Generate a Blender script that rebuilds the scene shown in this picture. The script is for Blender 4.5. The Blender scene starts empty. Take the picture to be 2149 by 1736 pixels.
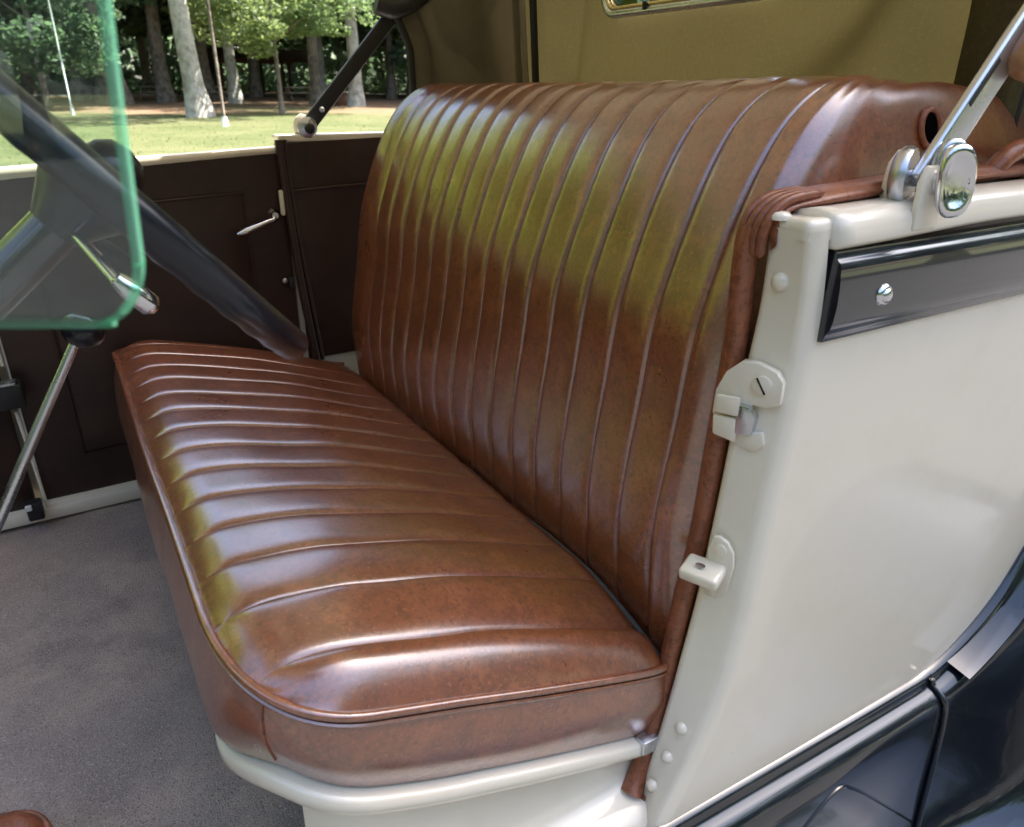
import bpy, bmesh, math, random
import numpy as np
from mathutils import Vector, Matrix, noise as mnoise

random.seed(7); np.random.seed(7)
sc = bpy.context.scene
COL = sc.collection
H = 1.35                       # height of the eye above the lawn; car coordinates below are relative to the eye level

# ------------------------------------------------------------------ camera, sky, sun, exposure
PITCH, AZ = 23.4, 31.0
cam_d = bpy.data.cameras.new('camera'); cam = bpy.data.objects.new('camera', cam_d); COL.objects.link(cam)
cam.location = (0, -.45, H)
cam.rotation_euler = (math.radians(90 - PITCH), 0, math.radians(-AZ))
cam_d.sensor_width = 36; cam_d.lens = 36 * 1560 / 2149; cam_d.clip_start = .02; cam_d.clip_end = 2000
sc.camera = cam
cam_d.dof.use_dof = True; cam_d.dof.focus_distance = 1.05; cam_d.dof.aperture_fstop = 8.6     # a phone's small aperture: the glass close by goes soft

SUN_DIR = Vector((.52, .04, .85)).normalized()      # towards the sun: high, straight over the tail of the car
w = bpy.data.worlds.new('World'); sc.world = w; w.use_nodes = True
nt = w.node_tree; bg = nt.nodes['Background']
sky = nt.nodes.new('ShaderNodeTexSky'); sky.sky_type = 'NISHITA'; sky.sun_disc = False
sky.sun_elevation = math.asin(SUN_DIR.z); sky.sun_rotation = math.atan2(SUN_DIR.x, SUN_DIR.y)
sky.air_density = 1.0; sky.dust_density = 4.0; sky.ozone_density = 1.0
nt.links.new(sky.outputs[0], bg.inputs[0]); bg.inputs[1].default_value = .15
sd = bpy.data.lights.new('sun', 'SUN'); so = bpy.data.objects.new('sun', sd); COL.objects.link(so)
sd.energy = 5.0; sd.angle = math.radians(.55); sd.color = (1, .95, .86)
so.rotation_euler = SUN_DIR.to_track_quat('Z', 'Y').to_euler()
so.location = (20, 10, 30)
vs = sc.view_settings; vs.view_transform = 'Standard'; vs.look = 'None'; vs.gamma = 1; vs.exposure = 2.15
vs.use_curve_mapping = False
sc.cycles.use_denoising = True
sc.cycles.max_bounces = 10; sc.cycles.diffuse_bounces = 5; sc.cycles.transparent_max_bounces = 16
sc.cycles.sample_clamp_indirect = 6

# ------------------------------------------------------------------ materials
MATS = {}
def mat(name, col, rough=.5, metal=0., coat=0., spec=.5, mottle=None, bump=None, rvar=None, trans=None, coords='Object', coat_rough=.1, coat_ior=1.5):
    """principled material; mottle=(scale, colour2, contrast lo, hi), bump=(scale, strength, distance)"""
    m = bpy.data.materials.new(name); m.use_nodes = True; n = m.node_tree.nodes; l = m.node_tree.links
    b = n['Principled BSDF']; b.inputs['Base Color'].default_value = (*col, 1); b.inputs['Roughness'].default_value = rough
    b.inputs['Metallic'].default_value = metal; b.inputs['Coat Weight'].default_value = coat
    b.inputs['Coat Roughness'].default_value = coat_rough; b.inputs['Coat IOR'].default_value = coat_ior
    b.inputs['Specular IOR Level'].default_value = spec
    tc = n.new('ShaderNodeTexCoord')
    colour = None
    if mottle:
        mots = mottle if isinstance(mottle, list) else [mottle]
        prev = None
        for (s, c2, lo, hi, *st) in mots:
            t = n.new('ShaderNodeTexNoise'); t.inputs['Scale'].default_value = s; t.inputs['Detail'].default_value = 6; t.inputs['Roughness'].default_value = .62
            if st:
                mp = n.new('ShaderNodeMapping'); mp.inputs['Scale'].default_value = st[0]; l.new(tc.outputs[coords], mp.inputs[0]); l.new(mp.outputs[0], t.inputs['Vector'])
            else: l.new(tc.outputs[coords], t.inputs['Vector'])
            r = n.new('ShaderNodeMapRange'); r.inputs[1].default_value = lo; r.inputs[2].default_value = hi
            l.new(t.outputs[0], r.inputs[0])
            mx = n.new('ShaderNodeMix'); mx.data_type = 'RGBA'; l.new(r.outputs[0], mx.inputs['Factor'])
            mx.inputs['B'].default_value = (*c2, 1)
            if prev is None: mx.inputs['A'].default_value = (*col, 1)
            else: l.new(prev, mx.inputs['A'])
            prev = mx.outputs['Result']
        l.new(prev, b.inputs['Base Color']); colour = prev
    if rvar:
        t = n.new('ShaderNodeTexNoise'); t.inputs['Scale'].default_value = rvar[0]; t.inputs['Detail'].default_value = 4
        l.new(tc.outputs[coords], t.inputs['Vector'])
        r = n.new('ShaderNodeMapRange'); r.inputs[1].default_value = .3; r.inputs[2].default_value = .7; r.inputs[3].default_value = rvar[1]; r.inputs[4].default_value = rvar[2]
        l.new(t.outputs[0], r.inputs[0]); l.new(r.outputs[0], b.inputs['Roughness'])
    if bump:
        bumps = bump if isinstance(bump, list) else [bump]; prevn = None
        for (s, st, d, *kind) in bumps:
            if kind and kind[0] == 'vor':
                t = n.new('ShaderNodeTexVoronoi'); t.inputs['Scale'].default_value = s; out = t.outputs['Distance']
            else:
                t = n.new('ShaderNodeTexNoise'); t.inputs['Scale'].default_value = s; t.inputs['Detail'].default_value = 5; out = t.outputs[0]
            l.new(tc.outputs[coords], t.inputs['Vector'])
            bp = n.new('ShaderNodeBump'); bp.inputs['Strength'].default_value = st; bp.inputs['Distance'].default_value = d
            l.new(out, bp.inputs['Height'])
            if prevn is not None: l.new(prevn, bp.inputs['Normal'])
            prevn = bp.outputs[0]
        l.new(prevn, b.inputs['Normal'])
        if coat: l.new(prevn, b.inputs['Coat Normal'])
    if trans:
        tr = n.new('ShaderNodeBsdfTranslucent'); tr.inputs[0].default_value = (*trans[1], 1)
        ms = n.new('ShaderNodeMixShader'); ms.inputs[0].default_value = trans[0]
        out = n['Material Output']; l.new(b.outputs[0], ms.inputs[1]); l.new(tr.outputs[0], ms.inputs[2]); l.new(ms.outputs[0], out.inputs[0])
    MATS[name] = m; return m

LEATHER = [(6, (.185, .052, .019), .40, .62), (24, (.36, .112, .040), .50, .72), (38, (.14, .038, .015), .52, .72), (150, (.135, .038, .015), .50, .68), (260, (.38, .125, .050), .56, .72)]
mat('leather', (.26, .070, .024), rough=.36, spec=.7, coat=1, coat_rough=.22, coat_ior=2.1, mottle=LEATHER, rvar=(9, .26, .42),
    bump=[(700, .12, .0008), (230, .07, .0012)])
mat('leather_trim', (.30, .10, .05), rough=.42, spec=.5, coat=.15, coat_rough=.25, mottle=LEATHER, bump=[(420, .12, .0006, 'vor'), (90, .15, .001)])
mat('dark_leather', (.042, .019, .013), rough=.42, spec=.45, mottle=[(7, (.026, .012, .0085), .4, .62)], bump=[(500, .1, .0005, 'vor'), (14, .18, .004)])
mat('cream_paint', (.79, .715, .585), rough=.28, spec=.5, coat=.7, coat_rough=.04, mottle=[(14, (.75, .67, .54), .50, .80), (90, (.64, .56, .44), .68, .82)], bump=[(9, .04, .004)])
mat('black_paint', (.006, .008, .014), rough=.22, spec=.6, coat=1, coat_rough=.03, rvar=(6, .12, .3), bump=[(5, .04, .006)])
mat('black_rubber', (.012, .012, .013), rough=.6, bump=[(200, .15, .001)])
mat('wheel_black', (.006, .008, .014), rough=.3, spec=.4, coat=.35, coat_rough=.06, bump=[(60, .05, .001)])
mat('black_iron', (.016, .015, .016), rough=.45, spec=.5, bump=[(120, .2, .0008)])
mat('chrome', (.78, .79, .82), rough=.10, metal=1, rvar=(25, .06, .2))
mat('nickel', (.62, .64, .68), rough=.28, metal=1, rvar=(25, .2, .38), bump=[(60, .04, .001)])
mat('brass', (.70, .55, .28), rough=.25, metal=1)
mat('wood', (.36, .16, .055), rough=.45, coat=.3, mottle=[(30, (.16, .065, .022), .4, .7, (1, .15, .15))], bump=[(40, .1, .001)])
mat('carpet', (.49, .385, .315), rough=.95, spec=.1, mottle=[(7, (.29, .24, .21), .42, .62), (2.2, (.34, .28, .245), .45, .6), (300, (.54, .45, .40), .52, .68), (420, (.12, .105, .095), .54, .68)],
    bump=[(420, .9, .004), (11, .3, .01)])
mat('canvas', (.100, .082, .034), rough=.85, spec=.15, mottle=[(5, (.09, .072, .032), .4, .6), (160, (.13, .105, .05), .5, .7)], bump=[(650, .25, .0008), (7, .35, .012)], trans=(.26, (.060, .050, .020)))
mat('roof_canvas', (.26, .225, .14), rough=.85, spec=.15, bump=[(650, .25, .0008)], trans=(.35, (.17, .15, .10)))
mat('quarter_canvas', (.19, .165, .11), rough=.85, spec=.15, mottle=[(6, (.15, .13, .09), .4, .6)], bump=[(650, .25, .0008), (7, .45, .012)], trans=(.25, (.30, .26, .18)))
mat('grey_piping', (.07, .072, .066), rough=.7)
mat('binding', (.012, .011, .009), rough=.7)
mat('webbing', (.24, .21, .14), rough=.9, bump=[(500, .3, .001)])
mat('gap_shade', (.004, .003, .003), rough=1, spec=0)  # near black painted for the shade inside gaps and holes
mat('bark', (.20, .165, .13), rough=.95, spec=.1, mottle=[(3, (.09, .075, .06), .42, .62), (14, (.30, .27, .22), .55, .75, (1, 1, .2))], bump=[(9, .8, .06)])
mat('pale_bark', (.40, .38, .33), rough=.95, spec=.1, mottle=[(3, (.22, .20, .165), .42, .64), (14, (.46, .44, .39), .55, .75, (1, 1, .2))], bump=[(9, .8, .05)])
mat('soil', (.17, .115, .075), rough=1, spec=.05)
mat('white_enamel', (.75, .75, .72), rough=.5)
mat('picnic_wood', (.40, .33, .26), rough=.8, mottle=[(12, (.28, .23, .18), .4, .6)])
mat('road_tar', (.30, .29, .28), rough=.9)
mat('asphalt', (.048, .048, .050), rough=.9, spec=.25, mottle=[(2, (.038, .038, .040), .4, .6), (60, (.075, .075, .075), .5, .75)], bump=[(90, .5, .01)])
mat('brown_paint', (.13, .06, .035), rough=.8)
for i, (c, t) in enumerate([((.090, .130, .058), (.20, .30, .11)), ((.075, .115, .065), (.16, .25, .12)), ((.25, .31, .08), (.66, .76, .18)), ((.050, .080, .042), (.09, .15, .07)), ((.115, .150, .062), (.26, .34, .12))]):
    mat('leaf_%d' % i, c, rough=.55, spec=.35, mottle=[(.7, tuple(q * 1.5 for q in c), .4, .65)], trans=(.45, t))

def lawn_material():
    m = mat('lawn', (.088, .100, .042), rough=.9, spec=.1,
            mottle=[(.10, (.118, .122, .060), .40, .60), (.6, (.070, .088, .034), .45, .62), (6, (.125, .125, .065), .5, .72), (1.6, (.055, .070, .028), .55, .72)], bump=[(30, .8, .04)])
    n = m.node_tree.nodes; l = m.node_tree.links; b = n['Principled BSDF']
    src = b.inputs['Base Color'].links[0].from_socket
    tc = n.new('ShaderNodeTexCoord'); sp = n.new('ShaderNodeSeparateXYZ'); l.new(tc.outputs['Object'], sp.inputs[0])
    t = n.new('ShaderNodeTexNoise'); t.inputs['Scale'].default_value = .16; t.inputs['Detail'].default_value = 7; l.new(tc.outputs['Object'], t.inputs['Vector'])
    ma = n.new('ShaderNodeMath'); ma.operation = 'MULTIPLY_ADD'; l.new(t.outputs[0], ma.inputs[0]); ma.inputs[1].default_value = 44; l.new(sp.outputs[1], ma.inputs[2])
    r = n.new('ShaderNodeMapRange'); l.new(ma.outputs[0], r.inputs[0]); r.inputs[1].default_value = 52; r.inputs[2].default_value = 62
    mx = n.new('ShaderNodeMix'); mx.data_type = 'RGBA'; l.new(r.outputs[0], mx.inputs['Factor']); l.new(src, mx.inputs['A']); mx.inputs['B'].default_value = (.19, .125, .082, 1)
    l.new(mx.outputs['Result'], b.inputs['Base Color'])
lawn_material()

def glass_material(name, tint, haze, hazecol=(.55, .6, .62), rough=.0):
    m = bpy.data.materials.new(name); m.use_nodes = True; n = m.node_tree.nodes; l = m.node_tree.links
    n.remove(n['Principled BSDF']); out = n['Material Output']
    tr = n.new('ShaderNodeBsdfTransparent'); tr.inputs[0].default_value = (*tint, 1)
    gl = n.new('ShaderNodeBsdfGlossy'); gl.inputs['Roughness'].default_value = rough; gl.inputs[0].default_value = (1, 1, 1, 1)
    fr = n.new('ShaderNodeFresnel'); fr.inputs[0].default_value = 1.5
    df = n.new('ShaderNodeBsdfDiffuse'); df.inputs[0].default_value = (*hazecol, 1)
    a = n.new('ShaderNodeMixShader'); l.new(tr.outputs[0], a.inputs[1]); l.new(df.outputs[0], a.inputs[2])
    tc = n.new('ShaderNodeTexCoord'); t = n.new('ShaderNodeTexNoise'); t.inputs['Scale'].default_value = 14; t.inputs['Detail'].default_value = 8; l.new(tc.outputs['Object'], t.inputs['Vector'])
    r = n.new('ShaderNodeMapRange'); r.inputs[1].default_value = .35; r.inputs[2].default_value = .75; r.inputs[3].default_value = haze * .4; r.inputs[4].default_value = haze * 1.8
    l.new(t.outputs[0], r.inputs[0]); l.new(r.outputs[0], a.inputs[0])
    b = n.new('ShaderNodeMixShader'); l.new(fr.outputs[0], b.inputs[0]); l.new(a.outputs[0], b.inputs[1]); l.new(gl.outputs[0], b.inputs[2])
    l.new(b.outputs[0], out.inputs[0]); MATS[name] = m
glass_material('wing_glass', (.86, .93, .91), .018)
glass_material('window_glass', (.9, .93, .92), .05)
# the ground edge of plate glass: saturated sea green, light leaking through it
m = mat('glass_edge', (.17, .42, .31), rough=.2, spec=.6, trans=(.4, (.30, .60, .44)))
_n = m.node_tree.nodes; _l = m.node_tree.links; _o = _n['Material Output']; _s = _o.inputs[0].links[0].from_socket
_t = _n.new('ShaderNodeBsdfTransparent'); _t.inputs[0].default_value = (.55, .95, .78, 1); _x = _n.new('ShaderNodeMixShader'); _x.inputs[0].default_value = .5
_l.new(_s, _x.inputs[1]); _l.new(_t.outputs[0], _x.inputs[2]); _l.new(_x.outputs[0], _o.inputs[0])

# ------------------------------------------------------------------ mesh helpers
def link(name, me, m, parent=None, smooth=True):
    if smooth and len(me.polygons): me.polygons.foreach_set('use_smooth', [True] * len(me.polygons))
    if m and not me.materials: me.materials.append(MATS[m])
    o = bpy.data.objects.new(name, me); COL.objects.link(o)
    if parent: o.parent = parent
    return o
OFF = np.array((0., 0., 0.))
def M(name, verts, faces, m, parent=None, smooth=True, sharp=None):
    me = bpy.data.meshes.new(name)
    V = np.asarray(verts, float) + OFF
    me.from_pydata(V.tolist(), [], [list(f) for f in faces]); me.update()
    if sharp: me.set_sharp_from_angle(angle=math.radians(sharp)) if False else None
    o = link(name, me, m, parent, smooth)
    if sharp:
        bm = bmesh.new(); bm.from_mesh(me)
        for e in bm.edges:
            if len(e.link_faces) == 2 and e.calc_face_angle(0) > math.radians(sharp): e.smooth = False
        bm.to_mesh(me); bm.free()
    return o
def from_bm(name, bm, m, parent=None, smooth=True, sharp=None):
    for v in bm.verts: v.co += Vector(OFF)
    bmesh.ops.recalc_face_normals(bm, faces=bm.faces)
    if sharp:
        for e in bm.edges:
            if len(e.link_faces) == 2 and e.calc_face_angle(0) > math.radians(sharp): e.smooth = False
    me = bpy.data.meshes.new(name); bm.to_mesh(me); bm.free()
    return link(name, me, m, parent, smooth)
def gridfaces(nu, nv, closeu=False, closev=False, off=0):
    F = []
    for i in range(nu if closeu else nu - 1):
        for j in range(nv if closev else nv - 1):
            a = i * nv + j; b = ((i + 1) % nu) * nv + j; c = ((i + 1) % nu) * nv + (j + 1) % nv; d = i * nv + (j + 1) % nv
            F.append((off + a, off + b, off + c, off + d))
    return F
def grid(name, P, m, parent=None, flip=False, sharp=None, closeu=False, closev=False, thick=0):
    P = np.asarray(P, float); nu, nv = P.shape[:2]
    F = gridfaces(nu, nv, closeu, closev)
    if flip: F = [f[::-1] for f in F]
    o = M(name, P.reshape(-1, 3), F, m, parent, sharp=sharp)
    if thick:
        md = o.modifiers.new('thick', 'SOLIDIFY'); md.thickness = thick; md.offset = -1
    return o
def catmull(pts, n, closed=False):
    P = [np.array(p, float) for p in pts]; N = len(P); out = []
    segs = N if closed else N - 1
    for i in range(segs):
        g = (lambda k: P[k % N]) if closed else (lambda k: P[min(max(k, 0), N - 1)])
        p0, p1, p2, p3 = g(i - 1), g(i), g(i + 1), g(i + 2)
        for k in range(n):
            t = k / n
            out.append(.5 * ((2 * p1) + (-p0 + p2) * t + (2 * p0 - 5 * p1 + 4 * p2 - p3) * t * t + (-p0 + 3 * p1 - 3 * p2 + p3) * t ** 3))
    if not closed: out.append(P[-1])
    return np.array(out)
def resample(P, n):
    P = np.asarray(P, float); d = np.r_[0, np.cumsum(np.linalg.norm(np.diff(P, axis=0), axis=1))]
    s = np.linspace(0, d[-1], n); return np.stack([np.interp(s, d, P[:, k]) for k in range(P.shape[1])], 1)
def tube_geo(path, r, n=10, closed=False, caps=True, flat=None):
    P = np.asarray(path, float); N = len(P)
    R = np.full(N, r) if np.isscalar(r) else np.asarray(r, float)
    T = np.gradient(P, axis=0) if not closed else np.roll(P, -1, 0) - np.roll(P, 1, 0)
    T /= np.linalg.norm(T, axis=1)[:, None] + 1e-12
    up = np.array([0, 0, 1.]) if abs(T[0][2]) < .9 else np.array([1., 0, 0])
    A = np.cross(T[0], up); A /= np.linalg.norm(A)
    V = []
    for i in range(N):
        A = A - T[i] * (A @ T[i]); A /= np.linalg.norm(A) + 1e-12; B = np.cross(T[i], A)
        for k in range(n):
            a = 2 * math.pi * k / n
            V.append(P[i] + R[i] * (math.cos(a) * A + math.sin(a) * B * (flat or 1)))
    F = gridfaces(N, n, closeu=closed, closev=True)
    if caps and not closed: F += [tuple(range(n))[::-1], tuple((N - 1) * n + k for k in range(n))]
    return V, F
def tube(name, path, r, m, parent=None, n=10, closed=False, flat=None, sharp=50):
    V, F = tube_geo(path, r, n, closed, True, flat); return M(name, V, F, m, parent, sharp=sharp)
def box_bm(bm, c, s, rot=None, bev=0, seg=2):
    r = bmesh.ops.create_cube(bm, size=1); vs_ = r['verts']
    bmesh.ops.scale(bm, vec=s, verts=vs_)
    if bev:
        es = list({e for v in vs_ for e in v.link_edges})
        rr = bmesh.ops.bevel(bm, geom=es, offset=bev, segments=seg, affect='EDGES', profile=.5); vs_ = list({v for f in rr['faces'] for v in f.verts} | {v for v in vs_ if v.is_valid})
    if rot is not None: bmesh.ops.rotate(bm, cent=(0, 0, 0), matrix=rot, verts=vs_)
    bmesh.ops.translate(bm, vec=c, verts=vs_)
def box(name, c, s, m, parent=None, rot=None, bev=.003, seg=2):
    bm = bmesh.new(); box_bm(bm, c, s, rot, bev, seg); return from_bm(name, bm, m, parent, sharp=40)
def prism(name, poly, origin, ex, ey, thick, m, parent=None, bev=.002, seg=2):
    """extrude a 2-D outline: point = origin + u*ex + v*ey, thickness along ex x ey"""
    bm = bmesh.new(); ex = Vector(ex).normalized(); ey = Vector(ey).normalized(); ez = ex.cross(ey)
    o = Vector(origin)
    vs_ = [bm.verts.new(o + ex * u + ey * v) for u, v in poly]; f = bm.faces.new(vs_)
    r = bmesh.ops.extrude_face_region(bm, geom=[f]); top = [e for e in r['geom'] if isinstance(e, bmesh.types.BMVert)]
    bmesh.ops.translate(bm, vec=ez * thick, verts=top)
    bmesh.ops.recalc_face_normals(bm, faces=bm.faces)
    if bev:
        es = [e for e in bm.edges if len(e.link_faces) == 2 and e.calc_face_angle(0) > .9]
        bmesh.ops.bevel(bm, geom=es, offset=bev, segments=seg, affect='EDGES', profile=.5, clamp_overlap=True)
    return from_bm(name, bm, m, parent, sharp=40)
def lathe(name, prof, origin, axis, m, parent=None, n=24, squash=(1, 1)):
    ax = Vector(axis).normalized(); q = ax.to_track_quat('Z', 'Y').to_matrix(); V = []
    for r, h in prof:
        for k in range(n):
            a = 2 * math.pi * k / n; p = q @ Vector((r * math.cos(a) * squash[0], r * math.sin(a) * squash[1], h)); V.append(np.array(origin) + np.array(p))
    F = gridfaces(len(prof), n, closev=True) + [tuple((len(prof) - 1) * n + k for k in range(n))]
    F += [tuple(range(n))[::-1]]
    return M(name, V, F, m, parent, sharp=45)
def tag(o, label=None, cat=None, group=None, kind=None):
    if label: o['label'] = label
    if cat: o['category'] = cat
    if group: o['group'] = group
    if kind: o['kind'] = kind
    return o
def empty(name, loc, parent=None):
    o = bpy.data.objects.new(name, None); COL.objects.link(o); o.location = loc; o.empty_display_size = .1
    if parent: o.parent = parent
    return o
def sstep(a, b, x): t = np.clip((x - a) / (b - a), 0, 1); return t * t * (3 - 2 * t)
def nz(p, s=1.): return mnoise.noise(Vector(p) * s)

# ================================================================== SETTING: lawn
def ground_z(y): return .02 * np.clip(y - 6, 0, 90)          # the lawn climbs gently away from the car
xs = np.r_[-400, -200, np.linspace(-110, 110, 81), 200, 400]; ys = np.r_[-400, -150, np.linspace(-60, 110, 81), 200, 500]
G = [[(x, y, ground_z(y) + (.05 * nz((x, y, 0), .12) if 4 < y < 110 else 0)) for y in ys] for x in xs]
tag(grid('lawn', G, 'lawn', flip=True), kind='structure')
def gz(x, y): return float(ground_z(y) + (.05 * nz((x, y, 0), .12) if 4 < y < 110 else 0))

AP = [[(x, y, .004) for y in np.linspace(-16, 5.5, 12)] for x in np.linspace(-25, 25, 20)]
tag(grid('asphalt_drive', AP, 'asphalt', flip=True), kind='structure')

# ================================================================== THE CAR
CAR0 = np.array((.55, .64, 0))
car = empty('vintage_car', tuple(CAR0))
tag(car, 'cream and black vintage open roadster with pleated brown leather bench seat and canvas top', 'car')
OFF = np.array((0, 0, H)) - CAR0            # every mesh below is written relative to eye level

# ---------------------------------------------------------------- bench backrest
BP = [(.57, -.70), (.556, -.63), (.550, -.56), (.548, -.495), (.557, -.427), (.572, -.350), (.587, -.256), (.607, -.193), (.634, -.125),
      (.661, -.073), (.690, -.034), (.727, -.006), (.765, .006), (.81, .004), (.86, -.014), (.91, -.05)]
prof = resample(catmull(BP, 8), 64)
tg = np.gradient(prof, axis=0); tg /= np.linalg.norm(tg, axis=1)[:, None]
pn = np.stack([-tg[:, 1], tg[:, 0]], 1)                      # outward (towards the sitter / up)
NSEAM = 15; SY = .1275 + np.arange(NSEAM) * .0676
back = empty('seat_backrest', (0, 0, 0), car)
def back_pt(i, y, h): return (prof[i, 0] + pn[i, 0] * h, y, prof[i, 1] + pn[i, 1] * h)
for k in range(NSEAM - 1):
    y0, y1 = SY[k], SY[k + 1]; ts = .5 - .5 * np.cos(np.linspace(0, math.pi, 15))
    P = []
    for i in range(len(prof)):
        z = prof[i, 1]; hh = .0048 + .0036 * sstep(-.5, -.2, z); row = []
        for t in ts:
            sh = (max(0, 1 - abs(2 * t - 1) ** 6)) ** .6
            wob = .0012 * nz((i * .09, k * 3.1 + t, 1.7))
            row.append(back_pt(i, y0 + (y1 - y0) * t + .0018 * nz((i * .12, k + round(t) * 1., 5.)) * 1., sh * (hh + wob) + .004 * nz((z * 4, (y0 + y1), 3.3))))
        P.append(row)
    grid('pleat', P, 'leather', back)
# plain far end, rolling round to the quarter trim
P = []
for i in range(len(prof)):
    row = []; y0 = SY[-1]
    for t in np.linspace(0, 1, 22):
        y = y0 + .142 * t; e = max(0, (t - .55) / .45); puff = .010 * min(1, (t / .25)) ** .6
        row.append((prof[i, 0] + pn[i, 0] * puff + .055 * (1 - math.sqrt(max(0, 1 - e * e))) * 1.0, y, prof[i, 1] + pn[i, 1] * puff - .03 * e * e * sstep(-.2, 0, prof[i, 1])))
    P.append(row)
grid('end_panel', P, 'leather', back)
# plain near end, wrapping round the cockpit rim towards the tail
baseb = resample(catmull([(.55, SY[0]), (.550, .108), (.558, .085), (.585, .068), (.64, .061), (.75, .060), (.95, .060), (1.34, .085)], 10), 90)
bq = np.linspace(0, 1, 90)
def ridge(x): # where the crest of the roll runs beside a given point of the base line
    return None
kb = catmull([(.55, SY[0]), (.550, .108), (.558, .085), (.585, .068), (.64, .061), (.75, .060), (.95, .060), (1.34, .085)], 12)
kr = catmull([(.765, SY[0]), (.768, .119), (.775, .112), (.79, .107), (.82, .104), (.88, .102), (1.02, .102), (1.34, .125)], 12)
P = []
for i in range(len(prof)):
    l_ = (prof[i, 0] - .55) / .215; z = prof[i, 1]; row = []
    for q in range(len(kb)):
        b_ = kb[q] * (1 - l_) + kr[q] * l_; s_ = q / len(kb); far_ = sstep(.88, 1.36, kr[q][0])
        puff = .009 * min(1, s_ / .10) ** .6
        row.append((b_[0] + pn[i, 0] * puff * (1 - sstep(.1, .5, s_)), b_[1] - .008 * sstep(.05, .4, s_) * math.sin(math.pi * min(1, max(0, l_))), z - .060 * far_ * sstep(-.3, 0, z) + pn[i, 1] * puff * (1 - .6 * sstep(.2, .6, s_)) + .0025 * nz((q * .12, i * .15, 2))))
    P.append(row)
NEARP = np.array(P)
grid('end_panel', P, 'leather', back, flip=True)
# near-black block standing in for the shade between cushion and backrest
box('shade_block', (.62, .64, -.68), (.05, 1.12, .14), 'gap_shade', back, bev=.01)

# ---------------------------------------------------------------- bench cushion
SL = .27
def Pz(x): return -.485 - SL * (x - .05)
Y0c, Y1c, XF, XB = .060, 1.262, .046, .541
CCX, CRX, CCY, CRY = .165, .119, .25, .19
def outline(n=160):
    pts = [(XB, Y0c + .012), (XB - .04, Y0c), (.36, Y0c - .002), (.25, Y0c)] if True else []
    for a in np.linspace(0, math.pi / 2, 16): pts.append((CCX - CRX * math.sin(a) ** .8, CCY - CRY * math.cos(a) ** .8))
    pts += [(XF, .45), (XF - .002, .65), (XF, .9)]
    for a in np.linspace(0, math.pi / 2, 10): pts.append((.13 - .083 * math.cos(a), Y1c - .10 + .10 * math.sin(a)))
    pts += [(.3, Y1c), (XB, Y1c)]
    return resample(catmull(pts, 6), n)
OL = outline(240)
def near_drop(x, y): return -(.010 + .055 * max(0, x - .08)) * (1 - sstep(.06, .26, y)) - .008 * sstep(1.1, 1.26, y)
def welt_z(x, y): return Pz(x) + near_drop(x, y)
def edge_x(y):
    if y < CCY: s = min(1, (CCY - y) / CRY); return CCX - CRX * max(0, 1 - s ** 2.5) ** .4
    if y > Y1c - .10: s = min(1, (y - (Y1c - .10)) / .10); return .13 - .083 * math.sqrt(max(0, 1 - s * s))
    return XF
ED = OL
def dist_edge(x, y): return float(np.sqrt(((ED[:, 0] - x) ** 2 + (ED[:, 1] - y) ** 2).min()))
def top_z(x, y):
    d = dist_edge(x, y); c = .040 * (1 - math.exp(-d / .032))
    c *= 1 - .55 * sstep(.28, .56, x); c -= .030 * max(0, (x - (XB - .030)) / .030) ** 2.2
    bulge = .016 * sstep(.0, .12, y - .06) * (1 - sstep(.2, .6, y)) * sstep(.1, .2, x) * (1 - sstep(.4, .56, x))
    return welt_z(x, y) + c + bulge * .4
def skirt_h(x, y): return .104 - .012 * sstep(.25, .10, x) * sstep(.20, .08, y) + .026 * sstep(.09, .22, y) + .02 * sstep(.3, .7, y)
cushion = empty('seat_cushion', (0, 0, 0), car)
CS = .118 + np.arange(15) * .0800
def strip(y_lo, y_hi, first=False, last=False):
    P = []; ts = .5 - .5 * np.cos(np.linspace(0, math.pi, 13)); us = np.linspace(0, 1, 40) ** 1.35
    for t in ts:
        row = []
        for u in us:
            if first:                                   # from the near rim to the first seam
                c0 = edge_x(y_hi); x = c0 + (XB - c0) * u
                ylo = Y0c if x > CCX else CCY - CRY * max(0, 1 - ((CCX - x) / CRX) ** 2.5) ** .4
                y = ylo + (y_hi - ylo) * t; xe = c0
            elif last:
                yy = y_lo + (y_hi - y_lo) * t; xe = edge_x(min(yy, Y1c - .0005)); x = xe + (XB - xe) * u; y = yy
            else:
                y = y_lo + (y_hi - y_lo) * t; xe = edge_x(y); x = xe + (XB - xe) * u
            d = dist_edge(x, y)
            puff = .0042 * max(0, 1 - abs(2 * t - 1) ** 5) ** .6 * sstep(.0, .05, d) * (1 - .35 * sstep(.3, .55, x))
            if first: puff = .016 * (max(0, math.sin(math.pi * (t ** 1.15)))) ** .8 * sstep(0, .09, x - xe)
            row.append((x, y + .0015 * nz((x * 14, round(t) + (y_lo or 0) * 40, 2)) * sstep(.02, .06, d), top_z(x, y) + puff + .0022 * nz((x * 9, y * 9, 8)) * sstep(.02, .08, d)))
        P.append(row)
    grid('pleat', P, 'leather', cushion)
strip(None, CS[0], first=True)
for k in range(14): strip(CS[k], CS[k + 1])
strip(CS[14], Y1c, last=True)
tube('piping', [(XB + .004 + .002 * math.sin(y * 9), y, top_z(XB - .004, y) - .004 + .002 * math.sin(y * 23)) for y in np.linspace(.075, .62, 40)], [.0022] + [.0042] * 38 + [.001], 'grey_piping', cushion, n=8)
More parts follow.
